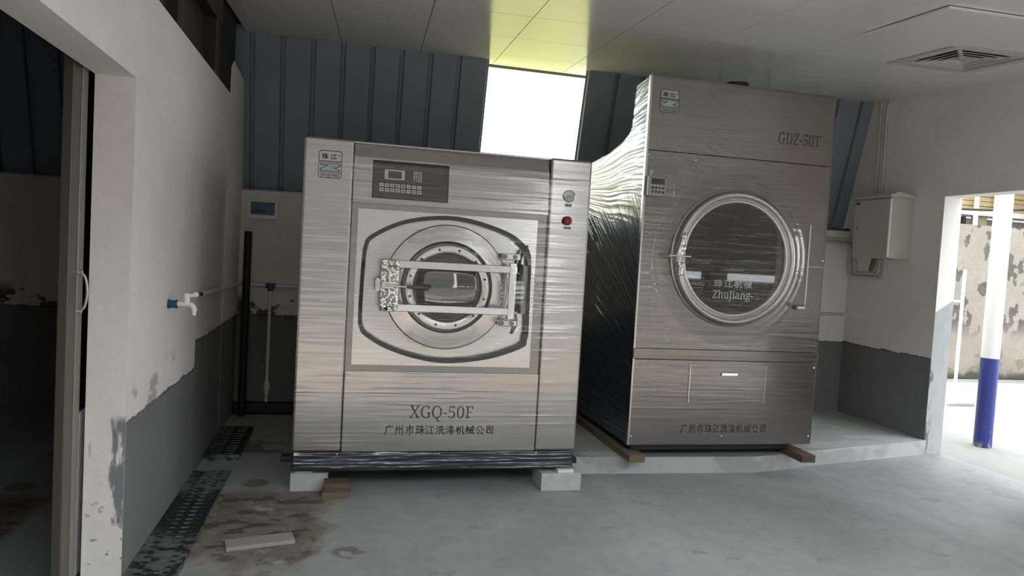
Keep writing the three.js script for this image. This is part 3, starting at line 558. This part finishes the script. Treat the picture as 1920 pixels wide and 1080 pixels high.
// ------------------------------------------------------------------ the tumble dryer
{
  const o = thing('tumble_dryer', 'tall brushed steel industrial tumble dryer with round glass door, side wrapped in shiny film', 'dryer', [2.51, 0.16, -4.9]);
  const x0 = 1.833, x1 = 3.185, zf = -4.28, y0 = 0.207, y1 = 2.589;
  const at = (x, y, z) => [x * z / zf, 1.4 + (y - 1.4) * z / zf];
  const prof = [[4.30, 0.207], [4.30, 2.584], [4.527, 2.572], [4.545, 2.42], [4.56, 2.305], [4.60, 2.262], [4.70, 2.225], [4.985, 2.175], [5.307, 2.150], [5.56, 2.14], [5.56, 0.207]];
  const side = (xa, xb, pts = prof) => metreUV(new THREE.ExtrudeGeometry(poly(pts), { depth: xb - xa, bevelEnabled: false }).rotateY(Math.PI / 2).translate(xa, 0, 0));
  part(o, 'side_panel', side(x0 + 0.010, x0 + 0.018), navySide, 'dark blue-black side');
  part(o, 'side_panel', side(x1 - 0.018, x1 - 0.010), dryerSteel);
  { // top and back skin follow the same outline
    const lo = prof.slice(1).map(([z, y]) => [z - 0.0, y]), inn = lo.map(([z, y]) => [z - 0.008, y - 0.012]).reverse();
    part(o, 'rear_skin', side(x0 + 0.018, x1 - 0.018, [...lo, ...inn]), steelDark);
  }
  part(o, 'top_panel_front', rbox(x0, x1, 2.118, y1, -4.305, zf, 0.004), dryerSteel);
  const mid = rrect(x0, x1, 0.846, 2.112, 0.003); mid.holes.push(circ(2.494, 1.455, 0.36));
  part(o, 'door_panel', slab(mid, -4.305, zf, 0.003), dryerSteel);
  part(o, 'ledge', rbox(x0 - 0.003, x1 + 0.004, 0.774, 0.843, -4.305, zf + 0.008, 0.004), dryerSteel);
  part(o, 'lower_panel', rbox(x0, x1, y0, 0.771, -4.305, zf, 0.004), dryerSteel);
  part(o, 'edge_strip', rbox(x0 - 0.004, x0 + 0.010, y0, y1, -4.31, zf + 0.002, 0.002), steelBright);
  const hatch = part(o, 'hatch', rbox(2.245, 2.797, 0.492, 0.742, zf - 0.004, zf + 0.005, 0.003), dryerSteel);
  part(hatch, 'hatch_edge', rbox(2.232, 2.243, 0.488, 0.745, zf - 0.002, zf + 0.010, 0.002), steelBright);
  part(hatch, 'hatch_edge', rbox(2.245, 2.797, 0.739, 0.744, zf - 0.002, zf + 0.009, 0.002), steelBright);
  part(hatch, 'hatch_edge', rbox(2.793, 2.798, 0.492, 0.742, zf - 0.002, zf + 0.008, 0.002), steelBright);
  part(hatch, 'handle', rbox(2.461, 2.580, 0.673, 0.696, zf + 0.005, zf + 0.022, 0.004), chrome);
  for (const [x, y] of [[1.853, 0.264], [2.503, 0.263], [3.163, 0.262], [1.853, 0.740], [3.167, 0.738], [2.178, 2.077], [3.170, 1.474], [1.850, 2.085]]) part(o, 'screw', turned([[0.0001, zf + 0.004], [0.005, zf + 0.003], [0.007, zf - 0.001]], x, y, 10), chrome);
  // round door
  const C = [2.494, 1.455];
  const rim = part(o, 'door_rim', turned([[0.358, -4.27], [0.362, -4.245], [0.374, -4.232], [0.386, -4.245], [0.392, -4.262], [0.398, -4.240], [0.408, -4.225], [0.422, -4.224], [0.434, -4.236], [0.440, -4.262], [0.446, -4.268], [0.454, -4.270], [0.456, -4.282]], ...C, 128), steelBright);
  const pane = part(o, 'door_glass', slab(disc(...C, 0.362), -4.262, -4.258, 0, 64), phys({ color: 0x8c9592, transmission: 1, thickness: 0, roughness: 0.02, ior: 1.75 }));
  const glassInk = std({ color: 0xb9c0bf, roughness: 0.6 });
  part(pane, 'lettering', text('ZhuJiang-', 'droid_serif_regular', 2.352, 1.190, 0.292, 0.052, -4.2575), glassInk, 'white letters on the glass');
  part(pane, 'lettering', hanzi('珠江机械', 2.357, 1.262, 0.292, 0.050, -4.2575, 0.005, 0.2), glassInk, 'white Chinese lettering on the glass');
  part(o, 'drum', turned([[0.36, -4.305], [0.52, -4.34], [0.56, -4.42], [0.56, -5.35], [0.0005, -5.35]], ...C, 64), std({ map: texture(256, 256, [0, 0.125, 0, 0.125], (u, v) => { const a = (u * 160) % 1 - 0.5, b = (v * 160) % 1 - 0.5; return Math.hypot(a, b) < 0.26 ? [26, 28, 28] : [92, 96, 94]; }), roughness: 0.45, metalness: 0.4, side: THREE.DoubleSide }));
  part(o, 'lifter', tube([[2.40, 2.00, -4.45], [2.46, 1.92, -4.60], [2.49, 1.80, -4.95], [2.50, 1.60, -5.33]], 0.02, 20), steelDark);
  // latch
  const lz = -4.205, L = (x, y) => at(x, y, lz);
  const lp = [[2.128, 1.600], [2.146, 1.612], [2.152, 1.58], [2.150, 1.48], [2.148, 1.40], [2.142, 1.33], [2.128, 1.312], [2.112, 1.33], [2.108, 1.385], [2.092, 1.42], [2.088, 1.46], [2.100, 1.50], [2.112, 1.54]].map(([x, y]) => L(x, y));
  const latch = part(o, 'latch', slab(poly(lp), lz - 0.03, lz, 0.004), crumpled);
  part(latch, 'latch_pin', cylX(L(2.03, 0)[0], L(2.186, 0)[0], L(0, 1.452)[1], lz + 0.004, 0.006, 12), chrome);
  part(latch, 'knob', turned([[0.0001, -4.222], [0.012, -4.224], [0.016, -4.236], [0.010, -4.246], [0.010, -4.282]], 2.022, 1.449, 18), chrome);
  // hinge side
  part(o, 'hinge_strip', rbox(3.049, 3.060, 1.17, 1.715, zf - 0.002, zf + 0.007, 0.002), steelBright);
  part(o, 'hinge_arm', rbox(2.93, 3.05, 1.163, 1.172, zf - 0.002, zf + 0.008, 0.002), steelDark);
  const hb = part(o, 'hinge_bracket', rbox(2.975, 3.045, 1.135, 1.163, zf, zf + 0.030, 0.004), steelDark);
  part(hb, 'hinge_plate', rbox(2.982, 3.038, 1.142, 1.160, zf + 0.030, zf + 0.034, 0.001), chrome);
  part(o, 'seam_strip', rbox(3.062, x1 - 0.004, 1.427, 1.433, zf - 0.001, zf + 0.003, 0.001), steelBright);
  // control box
  const zc = zf + 0.055, [ca, cb] = at(1.862, 1.826, zc), [cc, cd] = at(1.986, 1.953, zc);
  const cbx = part(o, 'control_box', rbox(ca, cc, cb, cd, zf, zc, 0.004), steelDark), w = cc - ca, h = cd - cb;
  part(cbx, 'display', rbox(ca + w * 0.12, cc - w * 0.12, cb + h * 0.58, cd - h * 0.10, zc, zc + 0.002, 0.001), lcd);
  part(cbx, 'keypad', rbox(ca + w * 0.12, cc - w * 0.10, cb + h * 0.10, cb + h * 0.53, zc, zc + 0.002, 0.001), std({ color: 0x9aa2ab, roughness: 0.5 }));
  const kg = new RoundedBoxGeometry(w * 0.13, h * 0.13, 0.003, 1, 0.001), co = origin(cbx);
  for (let i = 0; i < 4; i++) for (let j = 0; j < 2; j++) { const k = addMesh('key', kg, ink, cbx); k.position.set(ca + w * (0.22 + i * 0.193) - co.x, cb + h * (0.20 + j * 0.215) - co.y, zc + 0.0025 - co.z); }
  badge(o, 1.902, 2.032, 2.359, 2.505, zf, ink);
  part(o, 'lettering', text('GDZ-50T', 'droid_serif_regular', 2.764, 2.238, 0.318, 0.055 / 0.72, zf), ink, 'black model letters GDZ-50T');
  part(o, 'lettering', hanzi(COMPANY, 2.199, 0.288, 0.640, 0.056, zf, 0.0056), ink, 'black line of Chinese company lettering');
  part(o, 'flue_collar', new THREE.CylinderGeometry(0.085, 0.085, 0.042, 32).translate(2.505, 2.608, -4.42), blackPlastic);
  part(o, 'base_frame', box(x0 + 0.04, x1 - 0.13, 0.160, 0.2065, -5.5, -4.335), blackPlastic);
  // film: over the front, and drawn round the side
  part(o, 'stretch_film', filmSheet(x0 + 0.004, x1 - 0.02, y0 + 0.003, y1 - 0.02, (x, y) => zf + 0.006 + 0.085 * sm(0.56, 0.42, Math.hypot(x - 2.48, y - 1.455)) + 0.06 * sm(0.13, 0.09, Math.max(Math.abs(x - 1.925), Math.abs(y - 1.89)))), dryerFilm);
  const sg = new THREE.ShapeGeometry(poly(prof.map(([z, y]) => [z === 5.56 ? 5.575 : z, y])), 8).rotateY(Math.PI / 2).translate(x0 + 0.003, 0, 0);
  part(o, 'side_film', metreUV(sg), sideFilm);
}
single('timber_skid', rbox(1.822, 1.930, 0.111, 0.160, -5.55, -4.212, 0.003), timberMid, 'long timber skid under the left edge of the dryer', 'skid');
single('timber_skid', rbox(3.045, 3.150, 0.111, 0.160, -5.55, -4.165, 0.003), timber, 'dark timber skid under the right edge of the dryer', 'skid');

// ------------------------------------------------------------------ tap and water pipes
{
  const z = -3.70, o = thing('water_tap', 'white plastic water tap with a dark blue collar on the left wall', 'tap', [-0.821, 1.069, z]);
  part(o, 'collar', merge([cylX(-0.821, -0.779, 1.069, z, 0.019), cylX(-0.821, -0.813, 1.069, z, 0.022), cylX(-0.787, -0.779, 1.069, z, 0.021)]), tealPlastic);
  part(o, 'body', merge([cylX(-0.782, -0.735, 1.071, z, 0.0125), tube([[-0.737, 1.071, z], [-0.718, 1.068, z], [-0.706, 1.056, z], [-0.703, 1.040, z]], 0.0125, 16), cylY(-0.7025, z, 1.018, 1.046, 0.0095), cylY(-0.7025, z, 1.038, 1.048, 0.0135), cylY(-0.738, z, 1.07, 1.118, 0.0145)]), whitePlastic);
  part(o, 'lever', merge([tube([[-0.738, 1.118, z], [-0.72, 1.112, z], [-0.700, 1.118, z]], 0.009, 12), new THREE.SphereGeometry(0.013, 16, 12).scale(1, 1, 0.7).translate(-0.698, 1.118, z), cylY(-0.738, z, 1.112, 1.124, 0.0155)]), whitePlastic);
}
{
  const o = thing('water_pipe', 'white water pipe in the left rear corner with a teal tee and upright drop', 'pipe', [-0.58, 0.10, -6.02]);
  part(o, 'pipe_run', bent([[-0.8065, 1.068, -4.42], [-0.803, 1.066, -4.55], [-0.803, 1.046, -5.97], [-0.60, 1.038, -6.012], [1.0, 1.03, -5.925]], 0.0135, 0.05), whitePlastic);
  part(o, 'drop_pipe', cylY(-0.578, -6.008, 0.098, 1.02, 0.013), whitePlastic);
  part(o, 'tee', merge([cylX(-0.615, -0.541, 1.038, -6.008, 0.020), cylY(-0.578, -6.008, 0.995, 1.04, 0.020)]), tealPlastic);
  part(o, 'union', merge([cylY(-0.578, -6.008, 0.235, 0.262, 0.022), cylY(-0.578, -6.008, 0.200, 0.235, 0.026, 8), cylY(-0.578, -6.008, 0.170, 0.20, 0.020)]), whitePlastic);
}
single('black_pole', cylY(-0.752, -5.93, 0.0, 1.462, 0.029, 24).translate(0, 0, 0), std({ color: 0x121314, roughness: 0.6 }), 'thick black pole standing upright in the left rear corner', 'pole');
{
  const o = thing('breaker_box', 'small white breaker box with a blue see-through cover on the rear wall', 'breaker box', [-0.665, 1.575, -6.04]);
  const zz = backZ(-0.66);
  part(o, 'case', slab(ringOf(rrect(-0.775, -0.548, 1.572, 1.716, 0.01), rrect(-0.752, -0.568, 1.600, 1.700, 0.006)), zz, zz + 0.05, 0.004), whitePlastic);
  part(o, 'cover', rbox(-0.753, -0.567, 1.599, 1.701, zz + 0.015, zz + 0.046, 0.004), phys({ color: 0x2f5f82, roughness: 0.25 }));
  part(o, 'breakers', rbox(-0.735, -0.64, 1.615, 1.64, zz + 0.046, zz + 0.052, 0.002), std({ color: 0x2a3f52, roughness: 0.5 }));
}
// ------------------------------------------------------------------ switch cabinet and conduits on the right wall
{
  const o = thing('switch_cabinet', 'grey metal electrical cabinet with a pitched lid on the right wall', 'electrical cabinet', [4.547, 1.545, -5.23]);
  const x0 = 4.316, z0 = -5.443, z1 = -5.020;
  part(o, 'case', rbox(x0 + 0.012, 4.547, 1.545, 2.045, z0 + 0.004, z1 - 0.004, 0.004), boxPaint);
  const d = part(o, 'door', rbox(x0, x0 + 0.018, 1.553, 2.035, z0, z1, 0.005), boxPaint);
  part(d, 'lock', merge([cylX(x0 - 0.012, x0, 1.800, -5.385, 0.012), rbox(x0 - 0.008, x0, 1.775, 1.81, -5.437, -5.422, 0.002)]), chrome);
  part(d, 'red_label', box(x0 - 0.0015, x0, 2.000, 2.022, -5.425, -5.385), std({ color: 0x6e2a20, roughness: 0.5 }));
  part(d, 'door_edge', rbox(x0 - 0.004, x0 + 0.014, 1.553, 2.035, z1 - 0.010, z1 + 0.003, 0.003), whitePaint);
  const s = poly([[x0 - 0.022, 2.045], [x0 - 0.022, 2.060], [x0 + 0.055, 2.092], [4.547, 2.060], [4.547, 2.045]].reverse());
  part(o, 'lid', slab(s, z0 - 0.022, z1 + 0.022), boxPaint);
}
const pipeMat = phys({ color: 0xbfbdb4, roughness: 0.35 });
const conduit = (label, pts, r = 0.011) => single('conduit', bent(pts, r, 0.05), pipeMat, label, 'conduit', 'conduits on the right wall');
conduit('upright conduit rising from the cabinet to the ceiling, nearer the rear corner', [[4.534, 2.05, -5.470], [4.534, 2.93, -5.482]]);
conduit('upright conduit rising from the cabinet lid to the ceiling, nearer the doorway', [[4.534, 2.085, -5.392], [4.534, 2.72, -5.405], [4.534, 2.80, -5.408], [4.532, 2.92, -5.380]], 0.012);
conduit('outer conduit looping under the cabinet and away along the rear wall', [[4.532, 1.543, -5.277], [4.532, 1.376, -5.285], [4.532, 1.376, -5.715], [4.532, 1.672, -5.745], [4.20, 1.678, -5.765]], 0.013);
conduit('inner conduit looping under the cabinet and away along the rear wall', [[4.534, 1.543, -5.350], [4.534, 1.408, -5.355], [4.534, 1.408, -5.655], [4.534, 1.712, -5.690], [4.50, 1.714, -5.76], [4.20, 1.714, -5.766]], 0.012);
single('cable_bundle', tube([[4.515, 1.543, -5.400], [4.510, 1.50, -5.405], [4.505, 1.455, -5.415], [4.508, 1.435, -5.42]], 0.020, 20), std({ color: 0x6b5c50, roughness: 0.9 }), 'brown taped cable end hanging below the cabinet', 'cable');
single('stub_pipe', merge([cylX(4.10, 4.527, 1.018, -5.772, 0.016), cylX(4.515, 4.531, 1.018, -5.772, 0.024)]), pipeMat, 'short white pipe along the rear wall beside the dryer', 'pipe');
{ // broken mortar along the top of the masonry
  const q = []; for (let i = 0; i < 26; i++) { const x = rr(3.9, 4.54), r = rr(0.012, 0.032), g = new THREE.IcosahedronGeometry(r, 1), p = g.attributes.position; for (let k = 0; k < p.count; k++) { const f = 0.75 + 0.5 * vn(p.getX(k) * 90, p.getY(k) * 90 + i * 7, 181); p.setXYZ(k, p.getX(k) * f * 1.3, p.getY(k) * f * 0.7, p.getZ(k) * f); } g.computeVertexNormals(); q.push(g.translate(x, 1.79 + r * 0.3, backZ(x) - rr(0.015, 0.07))); }
  const m = single('mortar_rubble', merge(q), std({ color: 0x55534e, roughness: 0.95 }), 'dark crumbled mortar along the top of the rear wall beside the cabinet', 'rubble'); m.userData.kind = 'stuff';
}
// ------------------------------------------------------------------ sliding door behind the left opening
{
  const o = thing('sliding_door', 'grey aluminium sliding door pushed aside behind the left doorway', 'door', [-1.0, 0.01, -3.5]);
  part(o, 'stile', rbox(-1.020, -0.985, 0.01, 2.12, -2.988, -2.909, 0.004), aluGrey);
  part(o, 'bead', rbox(-1.000, -0.981, 0.01, 2.12, -3.049, -2.990, 0.004), std({ color: 0x7a7a72, roughness: 0.35, metalness: 0.3 }));
  part(o, 'glass', box(-1.008, -1.000, 0.68, 2.05, -4.10, -3.045), phys({ color: 0x1a1c1b, roughness: 0.1 }));
  part(o, 'kick_panel', box(-1.010, -0.992, 0.02, 0.68, -4.10, -3.045), whitePaint);
  part(o, 'rail', rbox(-1.018, -0.985, 2.05, 2.12, -4.10, -3.045, 0.003), aluGrey);
  const h = part(o, 'handle', tube([[-0.984, 1.238, -3.012], [-0.963, 1.222, -3.012], [-0.954, 1.164, -3.012], [-0.963, 1.106, -3.012], [-0.984, 1.090, -3.012]], 0.0045, 32), std({ color: 0xb5b5ae, roughness: 0.3, metalness: 0.5 }));
  part(h, 'mount', merge([cylX(-0.984, -0.972, 1.238, -3.012, 0.009), cylX(-0.984, -0.972, 1.090, -3.012, 0.009)]), chrome);
}
// ------------------------------------------------------------------ outside: yard on the right, bank behind
const yardMat = std({ map: texture(512, 512, [0, 8, 0, 8], (u, v) => { const n = fbm(u, v, 191, 5) - 0.5, f = fbm(u * 12, v * 12, 193, 3) - 0.5; return [150, 150, 147].map((x) => x + n * 30 + f * 10); }), roughness: 0.85 });
struct('yard_ground', box(4.72, 24, -0.16, -0.01, -30, 0.35), yardMat);
struct('front_yard', box(-24, 24, -0.16, -0.012, 0.35, 30), std({ color: new THREE.Color().setRGB(0.13, 0.13, 0.125), roughness: 0.9 }));
{
  const g = new THREE.PlaneGeometry(60, 30, 120, 60).rotateX(-Math.PI / 2).translate(-4, 0, -22), p = g.attributes.position;
  for (let i = 0; i < p.count; i++) { const x = p.getX(i), z = p.getZ(i), t = sm(-9, -17, z) * 0 + sm(0, 1, (-z - 9) / 9); p.setY(i, -0.05 + 3.0 * t + 0.4 * t * fbm(x * 0.6, z * 0.6, 201, 4) + (x > 4.6 ? -2.5 * sm(4.6, 5.6, x) : 0)); }
  g.computeVertexNormals();
  struct('grass_bank', metreUV(g), std({ map: texture(512, 512, [0, 6, 0, 6], (u, v) => { const n = fbm(u * 2, v * 2, 203, 4), f = fbm(u * 20, v * 20, 205, 3); return mix3([118, 122, 66], [170, 170, 104], 0.6 * n + 0.4 * f); }), roughness: 0.95 }));
}
{
  const peel = texture(1024, 512, [4.7, 12.7, 0, 2.3], (u, v) => {
    const n = fbm(u * 1.2, v * 1.2, 211, 5) - 0.5, f = fbm(u * 14, v * 14, 213, 3) - 0.5; let c = [138, 133, 124].map((x) => x + n * 26 + f * 12);
    const d = sm(0.56, 0.60, fbm(u * 5.5, v * 4, 215, 5)) * sm(0.5, 0.9, v); c = mix3(c, [78, 75, 70].map((x) => x + f * 30), d * 0.85);
    const e = sm(0.55, 0.62, fbm(u * 5, v * 9, 217, 4)) * sm(0.55, 0.3, v); c = mix3(c, [112, 105, 86], e * 0.7);
    return mix3(c, [58, 60, 50], sm(0.13, 0.03, v + 0.1 * (fbm(u * 9, 2, 218, 3) - 0.5)) * 0.85);
  });
  struct('wall_yard', merge([box(5.0, 24, 0, 2.19, -8.62, -8.40)]), std({ map: peel, roughness: 0.9, bumpMap: plasterBump, bumpScale: 0.006 }));
}
struct('added_apron', box(-24, 4.72, -0.16, -0.004, -0.7, 0.35), std({ map: texture(512, 256, [0, 4, 0, 2], (u, v) => { const n = fbm(u * 2, v * 2, 231, 4) - 0.5, f = fbm(u * 25, v * 25, 232, 3) - 0.5; return [168 + n * 24 + f * 16, 142 + n * 24 + f * 16, 122 + n * 24 + f * 16]; }), roughness: 0.85 }));  // unseen strip added in a warm colour for the reflection low on the washer
struct('canopy_beam', box(5.30, 5.44, 2.70, 2.80, -7.5, -1.0), std({ color: 0x9aa0a4, roughness: 0.6 }));
{   // unseen buildings behind the camera, added and shaped for reflections in steel and glass
  const o = structGroup('added_outside_building', [-5, 0, 13]);
  part(o, 'wall', box(-22, 5.2, 0, 7, 12, 14), std({ color: new THREE.Color().setRGB(0.17, 0.167, 0.163), roughness: 0.9 }));
  const p = structGroup('added_outside_building_001', [12, 0, 13]);
  const dk = std({ color: new THREE.Color().setRGB(0.09, 0.082, 0.076), roughness: 0.9 });
  part(p, 'wall', box(6.4, 24, 0, 0.95, 12, 12.6), dk); part(p, 'upper_wall', box(6.4, 24, 1.19, 8, 12, 12.6), dk);  // open slit added so sky mirrors as a bright strip in the dryer glass
  for (const x of [6.4, 11.2, 14, 18, 22]) part(p, 'pier', box(x, x + 0.6, 0.95, 1.19, 12, 12.6), dk);
}
{
  const o = thing('eave_post', 'round steel post painted white above and blue below, outside the doorway', 'post', [5.372, -0.01, -4.96]);
  part(o, 'upper_shaft', cylY(5.372, -4.96, 0.752, 2.70, 0.0685, 32), std({ color: 0xe4e5e2, roughness: 0.5 }));
  part(o, 'lower_shaft', cylY(5.372, -4.96, -0.01, 0.752, 0.0692, 32), std({ map: texture(256, 512, [0, 1, 0, 1], (u, v) => { const s = sm(0.66, 0.70, fbm(u * 14, v * 10, 221, 4)) * sm(0.42, 0.2, v), t = sm(0.08, 0.02, v) * sm(0.4, 0.55, fbm(u * 20, v * 20, 223, 3)); return mix3(mix3([44, 54, 128], [120, 130, 180], s * 0.6), [150, 146, 130], t); }), roughness: 0.45 }), 'blue painted lower part');
}
{
  const z = -6.62, o = thing('white_stand', 'thin white metal pole on a low bar foot standing in the yard', 'stand', [6.735, -0.01, z]);
  part(o, 'pole', cylY(6.725, z, 0.0, 1.515, 0.017, 16), whitePaint);
  part(o, 'foot', rbox(6.60, 6.95, -0.01, 0.022, z + 0.02, z + 0.06, 0.004), std({ color: 0x8d8f90, roughness: 0.5 }));
  part(o, 'arm', cylX(6.60, 6.725, 1.16, z, 0.012, 12), whitePaint);
}
{
  const o = thing('neighbour_building', 'cream building with ribbed siding and pale pipes behind the yard wall', 'building', [13, 0, -12.4]);
  const cream = std({ color: 0xa3926a, roughness: 0.8 }), greyW = std({ color: 0x7c7d78, roughness: 0.8 });
  part(o, 'wall', box(10.4, 17.5, 0, 2.70, -12.9, -12.45), greyW);
  for (let k = 0; k < 16; k++) part(o, 'siding_board', rbox(10.4, 17.5, 2.86 + k * 0.10, 2.952 + k * 0.10, -12.9, -12.40 + (k % 2) * 0.012, 0.01), cream);
  part(o, 'ledge', box(10.4, 17.5, 2.76, 2.86, -12.9, -12.30), whitePaint);
  for (const x of [12.62, 13.12]) part(o, 'downpipe', cylY(x, -12.28, 0, 4.4, 0.045, 14), whitePaint);
  part(o, 'shutter', box(12.70, 13.04, 1.8, 2.74, -12.47, -12.40), std({ color: 0x8f866f, roughness: 0.8 }));
  const w = part(o, 'window', slab(ringOf(rrect(11.80, 12.28, 2.30, 2.74, 0.01), rrect(11.85, 12.23, 2.35, 2.69, 0.01)), -12.46, -12.38), greyW);
  part(w, 'pane', box(11.85, 12.23, 2.35, 2.69, -12.45, -12.43), phys({ color: 0x9aa09a, roughness: 0.1 }));
  part(o, 'lamp_bracket', rbox(12.36, 12.46, 2.42, 2.72, -12.45, -12.34, 0.02), darkVoid);
}
{
  const o = thing('white_building', 'pale building far right behind the yard wall', 'building', [14.6, 0, -11]);
  part(o, 'wall', box(13.55, 16.5, 0, 4.2, -11.6, -10.9), std({ color: 0x9c9a92, roughness: 0.8 }));
  part(o, 'band', box(13.55, 16.5, 2.62, 2.70, -10.92, -10.86), std({ color: 0x7c776c, roughness: 0.8 }));
}
single('overhead_cable', tube([[8.9, 2.60, -10.2], [10.4, 2.60, -10.0], [11.6, 2.70, -9.8], [14, 3.0, -9.6]], 0.022, 40), std({ color: 0x3a362e, roughness: 0.8 }), 'dark cable slung across above the yard wall', 'cable');

renderer.render(scene, camera);
